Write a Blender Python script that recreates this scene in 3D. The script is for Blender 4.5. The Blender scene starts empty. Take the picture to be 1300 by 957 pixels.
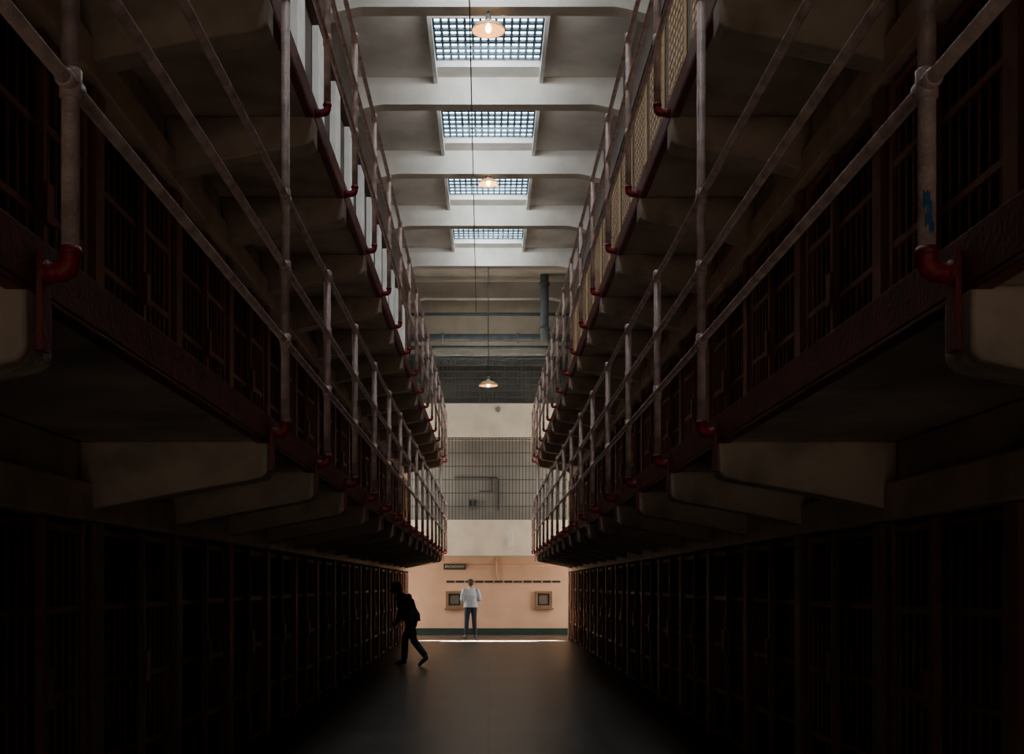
import bpy, bmesh, math, random
from mathutils import Vector, Matrix
random.seed(4)
scene=bpy.context.scene
COL=scene.collection

# ------------------------------------------------------------------ helpers
def material(name,col,rough=0.6,var=0.25,scale=6.0,metal=0.0,bump=0.15,col2=None,bscale=40):
    m=bpy.data.materials.new(name); m.use_nodes=True
    nt=m.node_tree; b=nt.nodes["Principled BSDF"]
    tc=nt.nodes.new("ShaderNodeTexCoord")
    n=nt.nodes.new("ShaderNodeTexNoise"); n.inputs["Scale"].default_value=scale; n.inputs["Detail"].default_value=6
    nt.links.new(tc.outputs["Object"],n.inputs["Vector"])
    r=nt.nodes.new("ShaderNodeValToRGB")
    c2=col2 if col2 else tuple(c*(1-var) for c in col)
    r.color_ramp.elements[0].position=0.35; r.color_ramp.elements[0].color=(*c2,1)
    r.color_ramp.elements[1].position=0.62; r.color_ramp.elements[1].color=(*col,1)
    nt.links.new(n.outputs["Fac"],r.inputs["Fac"])
    nt.links.new(r.outputs["Color"],b.inputs["Base Color"])
    b.inputs["Roughness"].default_value=rough; b.inputs["Metallic"].default_value=metal
    if bump>0:
        n2=nt.nodes.new("ShaderNodeTexNoise"); n2.inputs["Scale"].default_value=bscale; n2.inputs["Detail"].default_value=4
        nt.links.new(tc.outputs["Object"],n2.inputs["Vector"])
        bp=nt.nodes.new("ShaderNodeBump"); bp.inputs["Strength"].default_value=bump; bp.inputs["Distance"].default_value=0.02
        nt.links.new(n2.outputs["Fac"],bp.inputs["Height"]); nt.links.new(bp.outputs["Normal"],b.inputs["Normal"])
    return m
def emis(name,col,strength,base=(0.5,0.5,0.5)):
    m=bpy.data.materials.new(name); m.use_nodes=True
    b=m.node_tree.nodes["Principled BSDF"]
    b.inputs["Base Color"].default_value=(*base,1)
    b.inputs["Emission Color"].default_value=(*col,1); b.inputs["Emission Strength"].default_value=strength
    return m

M_pipe=material("pipe_paint",(0.66,0.47,0.43),0.38,0.45,9,bump=0.3,bscale=60)
M_red=material("red_paint",(0.27,0.010,0.018),0.55,0.5,14,bump=0.3)
M_maroon=material("maroon_paint",(0.20,0.028,0.026),0.55,0.5,5,bump=0.2)
M_conc=material("painted_concrete",(0.50,0.39,0.30),0.75,0.45,2.6,bump=0.4,bscale=16)
M_soff=material("soffit_concrete",(0.58,0.46,0.36),0.8,0.45,1.8,bump=0.3,bscale=14)
M_cellbar=material("cell_bar_paint",(0.26,0.095,0.055),0.5,0.4,6,bump=0.1)
M_cellfr=material("cell_frame_paint",(0.31,0.135,0.082),0.55,0.4,4,bump=0.1)
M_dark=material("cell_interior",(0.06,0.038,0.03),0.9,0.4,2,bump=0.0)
M_lintel=material("lintel_paint",(0.70,0.52,0.38),0.55,0.3,3,bump=0.2)
M_ceil=material("ceiling_plaster",(0.66,0.63,0.57),0.85,0.25,1.3,bump=0.2,bscale=10)
M_white=material("white_plaster",(0.74,0.72,0.68),0.8,0.15,2.5,bump=0.15)
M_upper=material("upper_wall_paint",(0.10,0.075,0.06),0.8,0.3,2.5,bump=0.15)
M_tan=material("tan_mesh_paint",(0.50,0.33,0.17),0.6,0.15,5,bump=0.05)
M_mesh=material("mesh_wire_paint",(0.22,0.13,0.07),0.6,0.2,5,bump=0.0)
M_cream=material("cream_plaster",(0.74,0.66,0.54),0.8,0.18,1.6,bump=0.2,bscale=12)
M_beige=material("beige_plaster",(0.50,0.44,0.36),0.8,0.18,1.6,bump=0.2,bscale=12)
M_greywall=material("grey_plaster",(0.27,0.265,0.245),0.8,0.2,1.6,bump=0.2,bscale=12)
M_darkwall=material("dark_plaster",(0.10,0.10,0.09),0.8,0.3,1.6,bump=0.2,bscale=12)
M_peach=material("peach_plaster",(0.70,0.44,0.30),0.75,0.14,1.4,bump=0.15,bscale=12)
M_green=material("dark_green_paint",(0.012,0.04,0.033),0.5,0.3,4)
M_grey=material("grey_steel_paint",(0.15,0.16,0.165),0.5,0.3,6)
M_bluegrey=material("blue_grey_pipe",(0.12,0.15,0.16),0.5,0.3,6)
M_bar=material("screen_steel",(0.05,0.05,0.045),0.6,0.3,8)
M_skybar=material("skylight_bar",(0.07,0.10,0.12),0.7,0.3,8,bump=0)
M_black=material("black_cloth",(0.012,0.012,0.014),0.85,0.3,20,bump=0.3,bscale=30)
M_jeans=material("navy_denim",(0.03,0.045,0.075),0.85,0.35,25,bump=0.3,bscale=120)
M_shirt=material("pale_blue_cotton",(0.48,0.54,0.62),0.85,0.12,12,bump=0.4,bscale=14)
M_skin=material("skin",(0.45,0.27,0.19),0.55,0.12,20,bump=0.05)
M_hair=material("dark_hair",(0.03,0.022,0.018),0.6,0.4,60,bump=0.4,bscale=90)
M_shoe=material("shoe_leather",(0.05,0.04,0.035),0.5,0.3,20)
M_lightshoe=material("grey_shoe",(0.22,0.2,0.18),0.6,0.3,20)
M_eye=material("eye",(0.5,0.5,0.5),0.2,0.0,5,bump=0)
M_blue=material("blue_paint",(0.03,0.14,0.30),0.5,0.5,40,bump=0.1)
M_sign=material("sign_black",(0.02,0.02,0.022),0.5,0.2,8,bump=0)
M_letter=material("sign_letter",(0.65,0.62,0.55),0.6,0.1,8,bump=0)
M_pane=material("pane_glass",(0.16,0.14,0.12),0.25,0.4,3,bump=0)
M_shade=material("enamel_shade",(0.70,0.42,0.22),0.35,0.15,6,bump=0)
M_cord=material("black_cord",(0.03,0.03,0.03),0.6,0.2,8,bump=0)
M_glass=emis("skylight_glass",(0.62,0.84,1.0),3.2)
M_bulb=emis("bulb_glow",(1.0,0.72,0.38),18.0)
nt=M_glass.node_tree; b=nt.nodes["Principled BSDF"]
tc=nt.nodes.new("ShaderNodeTexCoord"); nz=nt.nodes.new("ShaderNodeTexNoise"); nz.inputs["Scale"].default_value=3.0
mr=nt.nodes.new("ShaderNodeMapRange"); mr.inputs["From Min"].default_value=0.3; mr.inputs["From Max"].default_value=0.7
mr.inputs["To Min"].default_value=5; mr.inputs["To Max"].default_value=12
nt.links.new(tc.outputs["Object"],nz.inputs["Vector"]); nt.links.new(nz.outputs["Fac"],mr.inputs["Value"]); nt.links.new(mr.outputs["Result"],b.inputs["Emission Strength"])

M_floor=bpy.data.materials.new("polished_floor"); M_floor.use_nodes=True
nt=M_floor.node_tree; b=nt.nodes["Principled BSDF"]
tc=nt.nodes.new("ShaderNodeTexCoord"); nz=nt.nodes.new("ShaderNodeTexNoise"); nz.inputs["Scale"].default_value=1.1; nz.inputs["Detail"].default_value=8
rp=nt.nodes.new("ShaderNodeValToRGB"); rp.color_ramp.elements[0].color=(0.026,0.021,0.018,1); rp.color_ramp.elements[1].color=(0.058,0.048,0.041,1)
rp.color_ramp.elements[0].position=0.3; rp.color_ramp.elements[1].position=0.7
bk=nt.nodes.new("ShaderNodeTexBrick"); bk.offset=0.0; bk.inputs["Scale"].default_value=1.0
bk.inputs["Brick Width"].default_value=1.2; bk.inputs["Row Height"].default_value=1.85; bk.inputs["Mortar Size"].default_value=0.012
bk.inputs["Color1"].default_value=(1,1,1,1); bk.inputs["Color2"].default_value=(0.8,0.8,0.8,1); bk.inputs["Mortar"].default_value=(0.3,0.3,0.3,1)
mx=nt.nodes.new("ShaderNodeMix"); mx.data_type='RGBA'; mx.blend_type='MULTIPLY'; mx.inputs["Factor"].default_value=1.0
nt.links.new(tc.outputs["Object"],nz.inputs["Vector"]); nt.links.new(tc.outputs["Object"],bk.inputs["Vector"])
nt.links.new(nz.outputs["Fac"],rp.inputs["Fac"]); nt.links.new(rp.outputs["Color"],mx.inputs["A"]); nt.links.new(bk.outputs["Color"],mx.inputs["B"])
nt.links.new(mx.outputs["Result"],b.inputs["Base Color"])
r2=nt.nodes.new("ShaderNodeMapRange"); r2.inputs["To Min"].default_value=0.30; r2.inputs["To Max"].default_value=0.40
nt.links.new(nz.outputs["Fac"],r2.inputs["Value"]); nt.links.new(r2.outputs["Result"],b.inputs["Roughness"])
b.inputs["Specular IOR Level"].default_value=0.22

def abox(bm,x0,x1,y0,y1,z0,z1):
    v=[bm.verts.new((x,y,z)) for x in (x0,x1) for y in (y0,y1) for z in (z0,z1)]
    for f in ((0,1,3,2),(4,6,7,5),(0,4,5,1),(2,3,7,6),(0,2,6,4),(1,5,7,3)):
        bm.faces.new([v[i] for i in f])
def atube(bm,pts,radii,seg=12,side=None,closed=True,smooth=True):
    pts=[Vector(p) for p in pts]; rings=[]
    for i,p in enumerate(pts):
        if i==0: t=pts[1]-pts[0]
        elif i==len(pts)-1: t=pts[-1]-pts[-2]
        else: t=(pts[i+1]-pts[i]).normalized()+(pts[i]-pts[i-1]).normalized()
        if t.length<1e-9: t=pts[-1]-pts[0]
        t.normalize()
        s=Vector(side) if side else (Vector((0,1,0)) if abs(t.y)<0.9 else Vector((1,0,0)))
        l=(s-t*s.dot(t)); l.normalize(); n=t.cross(l)
        r=radii[i] if isinstance(radii,(list,tuple)) else radii
        a,bb=(r if isinstance(r,(list,tuple)) else (r,r))
        rings.append([bm.verts.new(p+l*(a*math.cos(2*math.pi*k/seg))+n*(bb*math.sin(2*math.pi*k/seg))) for k in range(seg)])
    for i in range(len(rings)-1):
        for k in range(seg):
            f=bm.faces.new([rings[i][k],rings[i][(k+1)%seg],rings[i+1][(k+1)%seg],rings[i+1][k]]); f.smooth=smooth
    if closed:
        bm.faces.new(list(reversed(rings[0]))); bm.faces.new(rings[-1])
def aell(bm,c,r,seg=16,rot=None):
    m=Matrix.Translation(Vector(c))@(rot.to_4x4() if rot else Matrix.Identity(4))@Matrix.Diagonal((r[0],r[1],r[2],1))
    bmesh.ops.create_uvsphere(bm,u_segments=seg,v_segments=max(8,seg*2//3),radius=1.0,matrix=m)
def aprism(bm,prof,y0,y1):
    A=[bm.verts.new((x,y0,z)) for x,z in prof]; B=[bm.verts.new((x,y1,z)) for x,z in prof]
    n=len(prof)
    bm.faces.new(A); bm.faces.new(list(reversed(B)))
    for i in range(n): bm.faces.new([A[i],B[i],B[(i+1)%n],A[(i+1)%n]])
def mesh(bm,name,mat,bevel=0):
    bmesh.ops.recalc_face_normals(bm,faces=bm.faces)
    me=bpy.data.meshes.new(name); bm.to_mesh(me); bm.free()
    for m in (mat if isinstance(mat,list) else [mat]): me.materials.append(m)
    return me
def obj(name,data,loc=(0,0,0),parent=None,**kw):
    o=bpy.data.objects.new(name,data); COL.objects.link(o); o.location=loc
    if parent: o.parent=parent
    for k,v in kw.items(): o[k]=v
    return o
def bev(o,w=0.01,s=2):
    m=o.modifiers.new("bevel","BEVEL"); m.width=w; m.segments=s; m.limit_method='ANGLE'; return o
def newbm(): return bmesh.new()

WL,WR=1.22,1.28
CW=2.4
H2,H3=2.53,5.19
S=1.85
PY=[3.45]+[7.1+S*k for k in range(15)]
YE=34.45
YBLK=34.9
CEIL=11.0

# ------------------------------------------------------------------ floor / ceiling
bm=newbm(); abox(bm,-6,6,-4,38.4,-0.2,0)
obj("floor",mesh(bm,"floor",M_floor),kind="structure",label="dark polished concrete corridor floor with faint slab joints",category="floor")

beams=[7.1-3.7+3.7*k for k in range(10)]
bm=newbm()
ys=-4.0
SKW=0.94
skys=[]
for by in beams:
    if 7<by<34:
        a,bb=by-2.52,by-0.45
        skys.append((a,bb,by))
for (a,bb,by) in skys:
    abox(bm,-4.3,4.3,ys,a,CEIL,CEIL+0.15)
    abox(bm,-4.3,-SKW,a,bb,CEIL,CEIL+0.15); abox(bm,SKW,4.3,a,bb,CEIL,CEIL+0.15)
    ys=bb
abox(bm,-4.3,4.3,ys,38.4,CEIL,CEIL+0.15)
obj("ceiling",mesh(bm,"ceiling",M_ceil),kind="structure",label="pale plaster ceiling pierced by a row of rectangular skylights",category="ceiling")

def hprof():
    p=[(-2.5,CEIL),(2.5,CEIL),(2.5,10.38)]
    for i in range(7):
        t=i/6; x=2.45-0.5*t; z=10.5-0.11*(1-t)**1.2
        p.append((x,z))
    q=[(-x,z) for x,z in reversed(p[3:])]
    return p+q+[(-2.5,10.38)]
bm=newbm(); aprism(bm,hprof(),0,0.3); beamme=mesh(bm,"ceiling_beam",M_ceil)
for by in beams:
    obj("ceiling_beam",beamme,(0,by,0),kind="structure",group="ceiling beams",label="pale plaster cross beam with slightly haunched ends under the ceiling",category="beam")

SL=2.07
bm=newbm(); abox(bm,-SKW-0.05,SKW+0.05,0,SL,0.16,0.18); glme=mesh(bm,"skylight_glass",M_glass)
bm=newbm()
n=14
for i in range(n+1):
    x=-SKW+2*SKW*i/n; abox(bm,x-0.021,x+0.021,0,SL,0.12,0.15)
for j in range(10):
    y=SL*j/9; abox(bm,-SKW,SKW,y-0.036,y+0.036,0.115,0.155)
gridme=mesh(bm,"glazing_bars",M_skybar)
bm=newbm()
for s in (-1,1):
    abox(bm,min(s*SKW,s*(SKW+0.07)),max(s*SKW,s*(SKW+0.07)),-0.02,SL+0.43,-0.12,0.16)
abox(bm,-SKW-0.07,SKW+0.07,-0.09,-0.02,-0.12,0.16)
curbme=mesh(bm,"curb",M_white)
for i,(a,bb,by) in enumerate(skys):
    w=obj("window_%d"%(i+1),glme,(0,a,CEIL),kind="structure",label="rectangular skylight of pale blue glass blocks in a steel grid",category="skylight")
    obj("glazing_bars",gridme,(0,0,0),w); obj("curb",curbme,(0,0,0),w,label="white raised curb")

# ------------------------------------------------------------------ cell block walls
tn=[0]
def trim(me,lab,cat,bw=0):
    tn[0]+=1; o=obj("trim_%d"%tn[0],me,kind="structure",label=lab,category=cat)
    if bw: bev(o,bw)
    return o
for s,nm in ((-1,"left"),(1,"right")):
    def X(a,b): return (min(s*a,s*b),max(s*a,s*b))
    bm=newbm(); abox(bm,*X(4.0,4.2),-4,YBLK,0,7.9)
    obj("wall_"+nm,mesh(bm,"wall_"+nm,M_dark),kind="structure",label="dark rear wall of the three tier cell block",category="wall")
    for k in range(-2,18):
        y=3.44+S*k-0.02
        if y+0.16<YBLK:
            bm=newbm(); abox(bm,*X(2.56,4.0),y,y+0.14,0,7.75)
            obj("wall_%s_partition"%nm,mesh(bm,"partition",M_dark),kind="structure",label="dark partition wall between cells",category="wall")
    for z0,z1 in ((2.20,2.44),(4.84,5.10),(7.46,7.75)):
        bm=newbm(); abox(bm,*X(2.42,2.52),-4,YBLK,z0,z1); trim(mesh(bm,"header",M_soff),"painted header strip between the cell doors and walkway","header")
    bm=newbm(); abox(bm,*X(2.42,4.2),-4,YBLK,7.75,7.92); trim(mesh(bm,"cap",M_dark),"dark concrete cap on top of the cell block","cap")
    bm=newbm(); abox(bm,*X(2.36,4.2),YBLK,YBLK+0.18,0,7.92)
    obj("wall_%s_end"%nm,mesh(bm,"wall_end",M_cream),kind="structure",label="cream painted end wall of the cell block",category="wall")
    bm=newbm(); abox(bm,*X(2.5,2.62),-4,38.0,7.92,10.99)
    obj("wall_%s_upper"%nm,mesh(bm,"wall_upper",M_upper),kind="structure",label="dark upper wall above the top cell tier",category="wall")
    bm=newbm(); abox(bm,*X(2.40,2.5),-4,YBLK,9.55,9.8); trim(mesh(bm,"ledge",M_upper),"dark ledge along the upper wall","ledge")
    for j,z in enumerate((1.98,4.62,7.24)):
        bm=newbm(); abox(bm,*X(2.34,2.56),-4,YBLK,z,z+0.22)
        trim(mesh(bm,"lintel",M_lintel),"beige steel lintel box running above the cell doors","lintel",0.012)

bm=newbm(); abox(bm,-2.49,-2.40,0,0.62,7.95,9.5); lp=mesh(bm,"white_wall_panel",M_white)
def upper_panel_right():
    bm=newbm()
    for i in range(7): y=0.05+1.2*i/6; abox(bm,2.447,2.455,y-0.010,y+0.010,7.95,9.5)
    for i in range(13): z=7.97+1.5*i/12; abox(bm,2.447,2.455,0,1.3,z-0.012,z+0.012)
    return mesh(bm,"mesh_grid",M_mesh)
rp_=upper_panel_right()
bm=newbm(); abox(bm,2.456,2.49,0,1.3,7.95,9.5); rpb=mesh(bm,"backing",M_tan)
for k in range(1,17):
    y=3.44+S*k
    if y+1.4<YBLK:
        obj("wall_panel",lp,(0,y+0.3,0),group="white upper wall panels",label="white painted wall panel above the top tier railing",category="wall panel")
        e=obj("mesh_panel",rpb,(0,y+0.3,0),group="tan mesh panels",label="tan panel with wire mesh above the top tier railing",category="mesh panel")
        obj("mesh_grid",rp_,(0,0,0),e)

# ------------------------------------------------------------------ cell fronts
CH=1.97
bm=newbm(); abox(bm,-0.07,0.09,0,0.16,0,CH); pierme=mesh(bm,"pier",M_cellfr)
bm=newbm()
for i in range(7): y=0.24+0.125*i; atube(bm,[(0,y,0.02),(0,y,CH)],0.0125,6)
for z in (0.03,0.5,0.98,1.46,1.93): abox(bm,-0.018,0.018,0.16,1.08,z-0.02,z+0.02)
grme=mesh(bm,"barred_panel",M_cellbar)
bm=newbm()
for i in range(5): y=1.19+0.115*i; atube(bm,[(0.04,y,0.05),(0.04,y,CH-0.05)],0.0125,6)
for z in (0.05,0.5,0.98,1.46,1.92): abox(bm,0.02,0.06,1.10,1.74,z-0.022,z+0.022)
for y in (1.10,1.74): abox(bm,0.015,0.065,y-0.025,y+0.025,0.03,CH-0.01)
drme=mesh(bm,"door",M_cellfr)
bm=newbm(); abox(bm,0.065,0.09,1.06,1.16,0.92,1.14); lkme=mesh(bm,"lock_box",M_cellbar)
bm=newbm(); abox(bm,-0.03,0.05,1.76,1.85,0,CH); jme=mesh(bm,"jamb",M_cellfr)
for s in (-1,1):
    for t,z in enumerate((0.0,H2+0.1,H3+0.08)):
        for k in range(0,17):
            y=3.44+S*k
            e=obj("cell_front",None,(s*2.46,y,z),group=("ground tier cell fronts","second tier cell fronts","third tier cell fronts")[t],label="dark red-brown barred cell front with a sliding barred door",category="cell front")
            obj("pier",pierme,(0,0,0),e)
            obj("barred_panel",grme,(0,0,0),e)
            d=obj("door",drme,(0,0,0),e); obj("lock_box",lkme,(0,0,0),d)
            obj("jamb",jme,(0,0,0),e)
            if s>0: e.scale=(-1,1,1)

# ------------------------------------------------------------------ galleries
def bracketme(s,W):
    bm=newbm(); e=W+0.09
    D=CW-e+0.02
    pts=[(0,0.0),(0.0,-0.19),(0.03,-0.215),(0.12,-0.235),(0.3,-0.265),(0.55,-0.31),(0.8,-0.36),(D,-0.42),(D,0.0)]
    prof=[(s*(e+d),z) for d,z in pts]
    aprism(bm,prof,-0.11,0.11)
    return mesh(bm,"bracket",M_conc)
for s,W,nm in ((-1,WL,"left"),(1,WR,"right")):
    bme=bracketme(s,W)
    for H in (H2,H3):
        e=W+0.09
        bm=newbm(); abox(bm,min(s*(e+0.02),s*4.0),max(s*(e+0.02),s*4.0),-2,YE,H-0.08,H+0.09)
        g=obj("gallery_walkway",mesh(bm,"gallery_slab",M_soff),(0,0,0),kind="structure",label="concrete cell block walkway slab carried on tapering brackets",category="walkway")
        bm=newbm(); abox(bm,min(s*e,s*(e+0.025)),max(s*e,s*(e+0.025)),-2,YE+0.01,H-0.075,H+0.085)
        abox(bm,min(s*(e+0.002),s*(e+0.06)),max(s*(e+0.002),s*(e+0.06)),-2,YE,H-0.095,H-0.075)
        bev(obj("edge_fascia",mesh(bm,"edge_fascia",M_maroon),(0,0,0),g,label="maroon painted steel edge"),0.006)
        for y in PY:
            o=obj("bracket",bme,(0,y,H-0.08),g); bev(o,0.018,3)
    bm=newbm(); atube(bm,[(0,0,0),(0,0,H3-H2-0.175)],0.03,12); atube(bm,[(0,0,0),(0,0,0.03)],0.055,12)
    obj("support_pole",mesh(bm,"support_pole",M_white),(s*(W+0.16),YE-0.07,H2+0.09),label="slim pale steel pole standing at the end of the walkway",category="pole",group="walkway end poles")
RAILS=(0.53,0.97,1.40)
def postme(h):
    bm=newbm()
    atube(bm,[(0,0,0.03),(0,0,h)],0.0265,14)
    for r in RAILS:
        atube(bm,[(0,0,r-0.045),(0,0,r-0.04),(0,0,r+0.04),(0,0,r+0.045)],[0.027,0.033,0.033,0.027],14)
        atube(bm,[(0,-0.06,r),(0,-0.055,r),(0,0.055,r),(0,0.06,r)],[0.023,0.029,0.029,0.023],12,side=(1,0,0))
    atube(bm,[(0,0,h-0.01),(0,0,h+0.02)],[0.03,0.02],14)
    return mesh(bm,"post",M_pipe)
pm=postme(1.43); pmt=postme(H3-H2-0.08)
def elbowme(s):
    bm=newbm()
    pts=[(0,0,0.055),(0,0,0.036),(0,0,0.032),(0,0,0.012),(s*0.007,0,-0.006),(s*0.022,0,-0.016),(s*0.042,0,-0.019),(s*0.062,0,-0.019),(s*0.064,0,-0.019),(s*0.088,0,-0.019)]
    rr=[0.030,0.036,0.029,0.029,0.031,0.031,0.029,0.029,0.036,0.036]
    atube(bm,pts,rr,14)
    return mesh(bm,"elbow_fitting",M_red)
def platem(s):
    bm=newbm(); x0,x1=s*0.070,s*0.088
    abox(bm,min(x0,x1),max(x0,x1),-0.035,0.035,-0.25,0.04); return mesh(bm,"anchor_plate",M_maroon)
for s,W in ((-1,WL),(1,WR)):
    em=elbowme(s); ptm=platem(s)
    for H in (H2,H3):
        r=obj("railing",None,(s*W,0,H),label="three-rail pipe railing in chipped pinkish paint on a walkway edge",category="railing",group="walkway railings")
        for z in RAILS:
            bm=newbm(); atube(bm,[(0,-2,0),(0,YE-0.1,0)],0.0215,14,side=(1,0,0))
            obj("rail",mesh(bm,"rail",M_pipe),(0,0,z),r)
        for i,y in enumerate(PY+[YE-0.1]):
            tall=(H==H2 and i<2)
            p=obj("post",pmt if tall else pm,(0,y,0),r)
            obj("elbow_fitting",em,(0,0,0),p,label="dark red pipe elbow")
            if H==H2: obj("anchor_plate",ptm,(0,0,0),p)
            if s>0 and H==H2 and i==0:
                bm=newbm()
                for (za,zb,a0,a1) in ((0.11,0.14,-2.1,-1.3),(0.13,0.18,-1.9,-1.4),(0.165,0.21,-2.3,-1.55),(0.09,0.12,-1.7,-1.1)):
                    vs=[]
                    for zz in (za,zb):
                        vs.append([bm.verts.new((0.0275*math.cos(a0+(a1-a0)*q/6),0.0275*math.sin(a0+(a1-a0)*q/6),zz+0.008*math.sin(q*2.1+zz*90))) for q in range(7)])
                    for q in range(6): bm.faces.new([vs[0][q],vs[0][q+1],vs[1][q+1],vs[1][q]])
                obj("paint_smudge",mesh(bm,"paint_smudge",M_blue),(0,0,0),p,label="ragged blue paint smudge")

# ------------------------------------------------------------------ far end
def wallpiece(name,z0,z1,mat,lab,y=38.0):
    bm=newbm(); abox(bm,-6,6,y,38.3,z0,z1); obj(name,mesh(bm,name,mat),kind="structure",label=lab,category="wall")
wallpiece("wall_back",0,2.62,M_peach,"peach plaster wall closing the corridor at ground level")
wallpiece("wall_back_middle",2.62,6.3,M_greywall,"pale grey plaster wall behind the lower barred balcony",38.02)
wallpiece("wall_back_balcony",6.3,8.95,M_darkwall,"dark grey plaster wall behind the upper barred balcony",38.02)
wallpiece("wall_back_upper",8.95,11.0,M_beige,"beige plaster top of the end wall under the ceiling",37.9)
bm=newbm(); abox(bm,-6,6,37.96,38.0,0,0.2)
obj("baseboard_back",mesh(bm,"baseboard",M_green),kind="structure",label="dark green painted baseboard",category="baseboard")
for i,(z0,z1) in enumerate(((2.50,3.63),(6.22,7.28))):
    bm=newbm(); abox(bm,-6,6,37.0,37.14,z0,z1); abox(bm,-6,6,37.14,38.0,z0,z0+0.12)
    trim(mesh(bm,"balcony_parapet",M_cream),"cream concrete parapet of a screened guard balcony","parapet",0.015)
def screen(w,h,sx,sz,r=0.009):
    bm=newbm(); n=int(2*w/sx)
    for i in range(n+1):
        x=-w+i*sx; abox(bm,x-r,x+r,-r,r,0,h)
    z=0
    while z<=h+0.001: abox(bm,-w,w,-r*1.3,r*1.3,z-r*1.2,z+r*1.2); z+=sz
    return mesh(bm,"bars",M_bar)
for z0,z1,sx,sz,rr in ((3.63,6.22,0.105,0.42,0.011),(7.28,8.8,0.13,0.20,0.014)):
    e=obj("barred_screen",None,(0,37.07,z0),label="steel barred screen rising from the balcony parapet",category="barred screen")
    obj("bars",screen(2.6,z1-z0,sx,sz,rr),(0,0,0),e)
    bm=newbm(); abox(bm,-2.62,2.62,-0.03,0.03,z1-z0-0.03,z1-z0+0.03)
    abox(bm,-2.64,-2.58,-0.03,0.03,0,z1-z0); abox(bm,2.58,2.64,-0.03,0.03,0,z1-z0)
    obj("frame",mesh(bm,"frame",M_grey),(0,0,0),e)
bm=newbm()
atube(bm,[(-1.1,37.99,5.05),(0.25,37.99,5.05),(0.33,37.99,4.97),(0.33,37.99,4.0)],0.025,8)
atube(bm,[(0.1,37.99,5.05),(0.1,37.99,4.6),(-0.3,37.99,4.6)],0.018,8)
obj("wall_conduit",mesh(bm,"wall_conduit",M_bar),label="thin grey electrical conduit running along a plaster wall",category="conduit")
e=obj("electrical_box",None,(-0.5,37.97,4.05),label="dark twin electrical switch box on the balcony wall",category="electrical box")
bm=newbm(); abox(bm,-0.15,-0.01,-0.05,0.05,0,0.3); abox(bm,0.01,0.15,-0.05,0.05,0,0.3)
obj("housing",mesh(bm,"housing",M_grey),(0,0,0),e)
bm=newbm(); abox(bm,-0.12,-0.04,-0.065,-0.05,0.05,0.25); abox(bm,0.04,0.12,-0.065,-0.05,0.05,0.25)
obj("cover_plate",mesh(bm,"cover_plate",M_black),(0,0,0),e)
e=obj("round_vent",None,(0.3,37.0,7.08),label="small round vent cover on the cream parapet",category="vent")
bm=newbm(); atube(bm,[(0,0.0,0),(0,-0.03,0)],[0.13,0.12],24,side=(1,0,0)); obj("rim",mesh(bm,"rim",M_lintel),(0,0,0),e)
bm=newbm(); atube(bm,[(0,-0.03,0),(0,-0.045,0)],[0.085,0.07],24,side=(1,0,0)); obj("cover",mesh(bm,"cover",M_grey),(0,0,0),e)
bm=newbm(); abox(bm,0.62,0.76,36.95,37.0,2.72,3.2); abox(bm,0.66,0.86,36.93,36.96,2.78,2.9)
bev(obj("notice_plate",mesh(bm,"notice_plate",M_white),label="small white plate fixed to the cream parapet",category="plate"),0.01)
bm=newbm(); x=-1.35
while x<2.1:
    abox(bm,x,x+0.26,37.975,38.0,1.66,1.73); x+=0.31
trim(mesh(bm,"stripe",M_sign),"broken dark stripe along the peach wall","wall stripe")
def vwin(x):
    e=obj("visiting_window",None,(x,37.98,0.85),group="visiting windows",label="small square framed viewing window set in the peach wall",category="window")
    bm=newbm()
    for a in ((-0.28,0.28,0.46,0.54),(-0.28,0.28,0,0.08),(-0.28,-0.19,0.08,0.46),(0.19,0.28,0.08,0.46)):
        abox(bm,a[0],a[1],-0.07,0.0,a[2],a[3])
    bev(obj("frame",mesh(bm,"frame",M_mesh),(0,0,0),e),0.01)
    bm=newbm(); abox(bm,-0.19,0.19,-0.03,-0.01,0.08,0.46); obj("pane",mesh(bm,"pane",M_pane),(0,0,0),e)
    bm=newbm(); abox(bm,-0.19,0.19,-0.05,-0.035,0.08,0.13); abox(bm,-0.19,-0.14,-0.05,-0.035,0.13,0.46); abox(bm,0.14,0.19,-0.05,-0.035,0.13,0.46); abox(bm,-0.14,0.14,-0.05,-0.035,0.41,0.46)
    obj("inner_frame",mesh(bm,"inner_frame",M_black),(0,0,0),e)
    bm=newbm(); abox(bm,-0.32,0.32,-0.12,0.0,-0.05,0.0); bev(obj("sill",mesh(bm,"sill",M_mesh),(0,0,0),e),0.01)
vwin(-1.09); vwin(1.77)
bm=newbm(); atube(bm,[(0.27,37.97,2.5),(0.27,37.97,1.95),(0.32,37.97,1.88),(0.32,37.97,1.75)],0.03,8)
atube(bm,[(-1.5,37.97,2.22),(2.0,37.97,2.22)],0.018,8,side=(0,0,1))
obj("wall_pipe",mesh(bm,"wall_pipe",M_peach),label="thin painted service pipe on the peach wall",category="pipe")
e=obj("hanging_sign",None,(-1.08,37.93,2.08),label="small black sign with pale capital letters BROADWAY",category="sign")
bm=newbm(); abox(bm,-0.36,0.36,0,0.03,0,0.19); obj("board",mesh(bm,"board",M_sign),(0,0,0),e)
tcu=bpy.data.curves.new("txt","FONT"); tcu.body="BROADWAY"; tcu.size=0.11; tcu.align_x='CENTER'; tcu.align_y='CENTER'; tcu.extrude=0.004
to=bpy.data.objects.new("txt",tcu); COL.objects.link(to)
dg=bpy.context.evaluated_depsgraph_get(); tme=bpy.data.meshes.new_from_object(to.evaluated_get(dg)); bpy.data.objects.remove(to)
tme.materials.clear(); tme.materials.append(M_letter)
lo=obj("lettering",tme,(0,-0.006,0.095),e); lo.rotation_euler=(math.pi/2,0,0)
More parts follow.
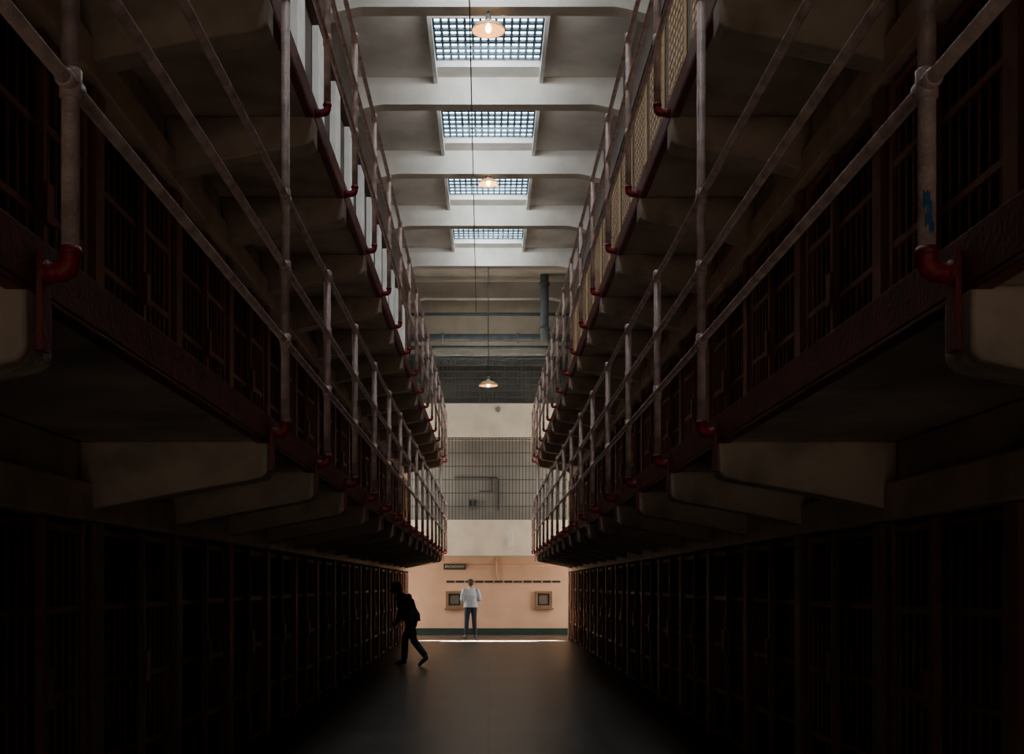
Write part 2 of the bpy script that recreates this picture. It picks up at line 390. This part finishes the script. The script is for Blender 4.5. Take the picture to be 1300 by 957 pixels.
def pipe(name,pts,r,mat,lab,flanges=()):
    e=obj(name,None,(0,0,0),label=lab,category="pipe")
    e.location=pts[0]
    P=[Vector(p)-Vector(pts[0]) for p in pts]
    bm=newbm(); sd=(0,1,0)
    atube(bm,P,r,16,side=sd); obj("pipe_run",mesh(bm,"pipe_run",mat),(0,0,0),e)
    for (c,d) in flanges:
        bm=newbm(); c=Vector(c)-Vector(pts[0]); d=Vector(d)
        atube(bm,[c-d*0.04,c+d*0.04],r*1.28,18,side=sd); obj("flange",mesh(bm,"flange",mat),(0,0,0),e)
pipe("service_pipe",[(-2.5,36.1,9.86),(2.5,36.1,9.86)],0.05,M_bluegrey,"slender grey pipe spanning between the upper walls")
pipe("service_pipe",[(-2.5,36.2,9.16),(2.5,36.2,9.16)],0.12,M_bluegrey,"thick blue-grey pipe spanning between the upper walls",(((-1.4,36.2,9.16),(1,0,0)),((0.9,36.2,9.16),(1,0,0))))
pipe("service_pipe",[(-2.5,36.5,8.92),(2.5,36.5,8.92)],0.06,M_bluegrey,"slender blue-grey pipe below the thick pipe")
pipe("vertical_pipe",[(1.7,35.85,9.0),(1.7,35.85,10.9),(1.7,35.85,10.99)],0.13,M_bluegrey,"dark blue-grey vertical pipe with bolted flanges",(((1.7,35.85,10.72),(0,0,1)),((1.7,35.85,9.35),(0,0,1))))
bm=newbm(); pts=[(-0.28-0.11*t,17+20.9*t,10.33-0.05*math.sin(t*math.pi)) for t in [i/20 for i in range(21)]]
atube(bm,pts,0.011,6,side=(1,0,0)); obj("overhead_cable",mesh(bm,"overhead_cable",M_cord),label="thin dark cable strung beneath the ceiling beams",category="cable")

def lamp(y,z,r,cordtop,warm,lab):
    e=obj("pendant_lamp",None,(0,y,z),label=lab,category="lamp",group="pendant lamps")
    bm=newbm(); seg=32; prof=[(1.0,0.0),(0.98,0.08),(0.85,0.24),(0.62,0.38),(0.36,0.47),(0.2,0.52),(0.17,0.66),(0.15,0.68)]
    prof=[(a*r,b*r) for a,b in prof]; inner=[(a-0.006,b-0.004) for a,b in reversed(prof)]
    allp=prof+inner; rings=[[bm.verts.new((a*math.cos(2*math.pi*k/seg),a*math.sin(2*math.pi*k/seg),b)) for k in range(seg)] for a,b in allp]
    for i in range(len(rings)):
        j=(i+1)%len(rings)
        for k in range(seg):
            f=bm.faces.new([rings[i][k],rings[i][(k+1)%seg],rings[j][(k+1)%seg],rings[j][k]]); f.smooth=True
    obj("lamp_shade",mesh(bm,"lamp_shade",M_shade),(0,0,0),e)
    bm=newbm(); atube(bm,[(0,0,0.66*r),(0,0,0.7*r),(0,0,0.95*r),(0,0,1.0*r)],[0.05,0.05,0.035,0.02],12)
    obj("socket",mesh(bm,"socket",M_grey),(0,0,0),e)
    bm=newbm(); atube(bm,[(0,0,0.95*r),(0,0,cordtop-z)],0.012,8); obj("stem",mesh(bm,"stem",M_cord),(0,0,0),e)
    bm=newbm(); aell(bm,(0,0,0.12*r),(0.05,0.05,0.065),14); aell(bm,(0,0,0.30*r),(0.025,0.025,0.05),10)
    obj("bulb",mesh(bm,"bulb",M_bulb),(0,0,0),e)
    L=bpy.data.lights.new("bulb_light","POINT"); L.energy=warm; L.color=(1,0.66,0.36); L.shadow_soft_size=0.03
    lo=bpy.data.objects.new("bulb_light",L); COL.objects.link(lo); lo.parent=e; lo.location=(0,0,-0.06)
lamp(18.35,10.2,0.26,10.5,10,"enamel pendant lamp glowing warm, hung from a ceiling beam")
lamp(25.75,10.33,0.22,10.5,14,"small enamel pendant lamp glowing brightly below a ceiling beam")
lamp(33.15,7.18,0.27,10.5,8,"enamel pendant lamp on a long cord above the corridor")

# ------------------------------------------------------------------ people
def bake(bm,name,mat,voxel,smooth=3):
    me=mesh(bm,name,mat); o=bpy.data.objects.new("tmp",me); COL.objects.link(o)
    m=o.modifiers.new("r","REMESH"); m.mode='VOXEL'; m.voxel_size=voxel; m.use_smooth_shade=True
    s=o.modifiers.new("s","SMOOTH"); s.iterations=smooth; s.factor=0.5
    dg=bpy.context.evaluated_depsgraph_get(); dg.update()
    r=bpy.data.meshes.new_from_object(o.evaluated_get(dg)); r.name=name
    bpy.data.objects.remove(o)
    r.materials.clear(); r.materials.append(mat)
    for p in r.polygons: p.use_smooth=True
    return r
def hand(bm,w,d,thumb,curl):
    w=Vector(w); d=Vector(d).normalized(); t=Vector(thumb); t=(t-d*t.dot(d)).normalized(); n=d.cross(t)
    if n.dot(Vector(curl))<0: n=-n
    atube(bm,[w-d*0.02,w+d*0.02,w+d*0.06,w+d*0.095],[(0.024,0.019),(0.032,0.016),(0.041,0.016),(0.038,0.013)],12,side=tuple(t))
    for i,(o,L) in enumerate(((0.031,0.068),(0.011,0.078),(-0.010,0.073),(-0.030,0.056))):
        b0=w+d*0.085+t*o
        p1=b0+d*(L*0.42)+n*0.008; p2=p1+(d*0.8+n*0.6)*(L*0.33); p3=p2+(d*0.5+n*0.85)*(L*0.27)
        atube(bm,[b0,p1,p2,p3],[0.0098,0.0095,0.0088,0.0072],8,side=tuple(t))
    b0=w+d*0.03+t*0.026
    p1=b0+d*0.022+t*0.024+n*0.006; p2=p1+d*0.028+t*0.010+n*0.010; p3=p2+d*0.022+n*0.008
    atube(bm,[b0,p1,p2,p3],[0.013,0.012,0.0105,0.008],8)
def person(J,mats,lab,loc,rz,voxel=0.007,cap=True):
    V=Vector
    body=newbm()
    pel,che,nk,hd=[V(J[k]) for k in ("pelvis","chest","neck","head")]
    Sx=(0,1,0)
    atube(body,[pel-V((0,0,.07)),pel,(pel+che)/2,che,nk-V((0.01,0,0.04)),nk],[(.12,.09),(.165,.115),(.135,.095),(.17,.115),(.15,.085),(.06,.06)],20,side=Sx)
    up=(hd-nk).normalized()
    atube(body,[nk-V((0,0,.03)),nk+up*.05,hd-up*.03],[.062,.055,.055],14)
    look=V(J["look"]).normalized(); R=Matrix((look,V((0,1,0)),look.cross(V((0,1,0))))).transposed()
    def H(x,y,z): return hd+R@V((x,y,z))
    aell(body,H(-0.008,0,0.02),(0.098,0.078,0.098),20,R)
    aell(body,H(0.028,0,-0.045),(0.065,0.058,0.068),16,R)
    aell(body,H(0.065,0,-0.095),(0.022,0.026,0.018),10,R)
    atube(body,[H(0.088,0,0.01),H(0.102,0,-0.02),H(0.108,0,-0.032),H(0.088,0,-0.04)],[0.009,0.013,0.016,0.012],8)
    aell(body,H(0.085,0,-0.065),(0.010,0.026,0.006),10,R); aell(body,H(0.083,0,-0.076),(0.011,0.022,0.007),10,R)
    aell(body,H(0.082,0,0.022),(0.014,0.05,0.009),10,R)
    for q in (-1,1): aell(body,H(0.0,q*0.08,-0.015),(0.018,0.010,0.032),10,R)
    for q,n in ((1,"l"),(-1,"r")):
        sh,el,wr=[V(J[n+k]) for k in ("sh","el","wr")]
        atube(body,[V((sh.x,sh.y*0.45,sh.z)),sh,(sh+el)/2,el,(el*.6+wr*.4),wr],[.055,.055,.046,.038,.037,.025],14)
        hand(body,wr,V(J[n+"hd"]),V(J[n+"th"]),V(J[n+"cu"]))
        hp,kn,an,to=[V(J[n+k]) for k in ("hip","kn","an","to")]
        atube(body,[hp+V((0,0,.05)),hp-V((0,0,.05)),(hp+kn)/2,kn,(kn*.65+an*.35),an],[.085,.088,.07,.052,.052,.036],16)
        atube(body,[an+(an-to)*0.22-V((0,0,.03)),(an+to)/2-V((0,0,.015)),to],[.033,.036,.024],12)
    B=obj("person",bake(body,"person",M_skin,voxel),loc,label=lab,category="person"); B.rotation_euler=(0,0,rz)
    for q in (-1,1):
        bm=newbm(); aell(bm,H(0.078,q*0.031,0.002),(0.011,0.013,0.009),10,R); obj("eye",mesh(bm,"eye",M_eye),(0,0,0),B)
    tr=newbm()
    atube(tr,[pel-V((0,0,.09)),pel-V((0,0,.02)),pel+V((0,0,.08))],[(.165,.115),(.182,.132),(.165,.118)],20,side=Sx)
    for n in "lr":
        hp,kn,an=[V(J[n+k]) for k in ("hip","kn","an")]
        atube(tr,[hp+V((0,0,.02)),hp-V((0,0,.07)),(hp+kn)/2,kn,(kn*.6+an*.4),an+(kn-an)*0.04],[.098,.103,.088,.072,.07,.062],16)
    obj("trousers",bake(tr,"trousers",mats["trousers"],0.012,4),(0,0,0),B,label=mats["tl"])
    tp=newbm(); k=mats.get("puff",0.0)
    atube(tp,[pel-V((0,0,.04)),pel+V((0,0,.06)),(pel+che)/2,che,nk-V((0.01,0,0.05)),nk+up*.015],[(.19+k,.145+k),(.182+k,.138+k),(.172+k,.13+k),(.195+k,.138+k),(.175,.105),(.072,.07)],22,side=Sx)
    for n in "lr":
        sh,el,wr=[V(J[n+q]) for q in ("sh","el","wr")]
        atube(tp,[V((sh.x,sh.y*0.4,sh.z)),sh,(sh+el)/2,el,(el*.5+wr*.5),wr+(el-wr)*0.08],[.075,.076+k*.5,.066+k*.5,.056+k*.4,.052+k*.3,.040],14)
    obj(mats["topname"],bake(tp,mats["topname"],mats["top"],0.011,4),(0,0,0),B,label=mats["topl"])
    for n in "lr":
        bm=newbm(); an,to=V(J[n+"an"]),V(J[n+"to"])
        s=to-an
        heel=an-s.normalized()*0.045+V((0,0,-.04))
        atube(bm,[heel,heel+V((0,0,0.002))+s*0.25,(an+to)/2-V((0,0,.015)),to+s*0.12,to+s*0.25],[(.030,.034),(.041,.046),(.046,.044),(.048,.032),(.034,.022)],14,side=Sx)
        atube(bm,[an-V((0,0,.04)),an+V((0,0,.03))],[.046,.044],12)
        obj("shoe",bake(bm,"shoe",mats["shoe"],0.008,3),(0,0,0),B)
    bm=newbm()
    aell(bm,H(-0.016,0,0.035),(0.104,0.085,0.094),18,R); aell(bm,H(-0.045,0,-0.015),(0.07,0.078,0.075),14,R)
    for v in list(bm.verts):
        lv=R.transposed()@(v.co-hd)
        if lv.x>0.035 and lv.z<0.045: v.co=hd+R@V((0.035,lv.y*0.9,max(lv.z,0.02)))
    obj("hair",bake(bm,"hair",M_hair,0.008,2),(0,0,0),B)
    if cap:
        bm=newbm(); aell(bm,H(-0.008,0,0.058),(0.112,0.092,0.082),18,R)
        for v in bm.verts:
            lv=R.transposed()@(v.co-hd)
            if lv.z<0.035: v.co=hd+R@V((lv.x,lv.y,0.035))
        atube(bm,[H(0.06,0,0.045),H(0.12,0,0.042),H(0.165,0,0.03)],[(0.075,0.012),(0.068,0.009),(0.035,0.007)],14,side=Sx)
        obj("cap",bake(bm,"cap",M_black,0.008,2),(0,0,0),B)
    return B
walk=dict(pelvis=(0,0,.92),chest=(.12,0,1.23),neck=(.21,0,1.40),head=(.31,0,1.52),look=(1,0,-0.6),
 lsh=(.16,.19,1.35),lel=(.08,.25,1.08),lwr=(.21,.22,.88),lhd=(.5,-.05,-.8),lth=(1,0,.5),lcu=(0,-1,0),
 rsh=(.16,-.19,1.35),rel=(.12,-.26,1.08),rwr=(.30,-.20,.93),rhd=(.6,.1,-.7),rth=(1,0,.6),rcu=(0,1,0),
 lhip=(-.02,.095,.88),lkn=(-.10,.10,.50),lan=(-.36,.10,.19),lto=(-.24,.10,.045),
 rhip=(.02,-.095,.88),rkn=(.17,-.09,.50),ran=(.19,-.09,.10),rto=(.33,-.09,.04))
person(walk,dict(trousers=M_black,tl="black trousers",top=M_black,topname="jacket",topl="bulky black jacket",puff=0.035,shoe=M_shoe),
  "person in black jacket, trousers and cap walking with head bowed",(-1.53,23.4,0.0),math.pi-0.35)
stand=dict(pelvis=(0,0,.96),chest=(.02,0,1.28),neck=(.02,0,1.48),head=(.04,0,1.63),look=(1,0,-0.08),
 lsh=(.02,.19,1.43),lel=(-.03,.27,1.15),lwr=(.18,.17,1.06),lhd=(.8,-.5,.1),lth=(0,0,1),lcu=(0,-1,0),
 rsh=(.02,-.19,1.43),rel=(-.02,-.27,1.15),rwr=(.2,-.16,1.12),rhd=(.8,.5,.2),rth=(0,0,1),rcu=(0,1,0),
 lhip=(0,.095,.92),lkn=(.02,.12,.50),lan=(-.01,.14,.09),lto=(.13,.17,.035),
 rhip=(0,-.095,.92),rkn=(.02,-.11,.50),ran=(-.01,-.13,.09),rto=(.13,-.15,.035))
person(stand,dict(trousers=M_jeans,tl="dark blue jeans",top=M_shirt,topname="shirt",topl="loose pale blue shirt",puff=0.025,shoe=M_lightshoe),
  "person in pale blue shirt, jeans and dark cap standing, back turned",(-0.53,35.5,0.0),math.pi/2+0.15)

# ------------------------------------------------------------------ lights
def area(name,loc,rot,sx,sy,e,col=(1,1,1),spread=None):
    L=bpy.data.lights.new(name,"AREA"); L.shape='RECTANGLE'; L.size=sx; L.size_y=sy; L.energy=e; L.color=col
    if spread: L.spread=math.radians(spread)
    o=bpy.data.objects.new(name,L); COL.objects.link(o); o.location=loc; o.rotation_euler=rot; return o
for (a,bb,by) in skys:
    if by>14:
        area("bay_fill",(0,by-3.35,10.55),(math.radians(90+12),0,0),1.4,0.25,34,(0.96,0.97,1.0))  # added fill lamp aimed along the bay at ceiling and beam face
        area("bay_fill",(0,by-1.15,10.88),(math.radians(76),0,0),1.3,0.15,24,(0.90,0.96,1.0))  # second added fill, close in, for a brighter middle of the beam face
for y,e in ((2.0,20),(5.8,42),(9.5,50),(13.2,38)):
    area("skylight_daylight",(0,y,10.7),(0,0,0),1.8,1.9,e,(1.0,0.97,0.94))
for s in (-1,1):
    area("side_window_light",(s*5.2,36.4,4.2),(math.radians(90),0,math.radians(90)*s),2.0,7.5,430,(1,0.90,0.76))
def sun(e,up,ang,col):
    SU=bpy.data.lights.new("rear_fill_sun","SUN"); SU.energy=e; SU.angle=math.radians(ang); SU.color=col
    so=bpy.data.objects.new("rear_fill_sun",SU); COL.objects.link(so); so.rotation_euler=(math.radians(90+up),0,0); so.location=(0,-6,3)
sun(0.14,11,10,(1,0.83,0.68))  # added upward fill from behind the camera for brackets and walkway undersides
area("rear_soffit_fill",(0,-2.2,0.4),(math.radians(90+40),0,0),3.5,1.2,12,(1,0.82,0.66))  # added fill lamp behind the camera, tilted up at the nearest soffits
area("sun_shaft",(0,37.4,10.78),(math.radians(-19.8),0,0),4.0,0.35,1600,(1,0.90,0.74),3)

w=bpy.data.worlds.new("world"); scene.world=w; w.use_nodes=True
w.node_tree.nodes["Background"].inputs[0].default_value=(1.0,0.84,0.70,1); w.node_tree.nodes["Background"].inputs[1].default_value=0.04

cam=bpy.data.cameras.new("camera"); co=bpy.data.objects.new("camera",cam); COL.objects.link(co)
co.location=(0,0,1.6); co.rotation_euler=(math.radians(90),0,0)
cam.sensor_width=36; cam.lens=1500/1300*36; cam.shift_x=30/1300; cam.shift_y=263.5/1300; cam.clip_end=200; cam.clip_start=0.05
scene.camera=co
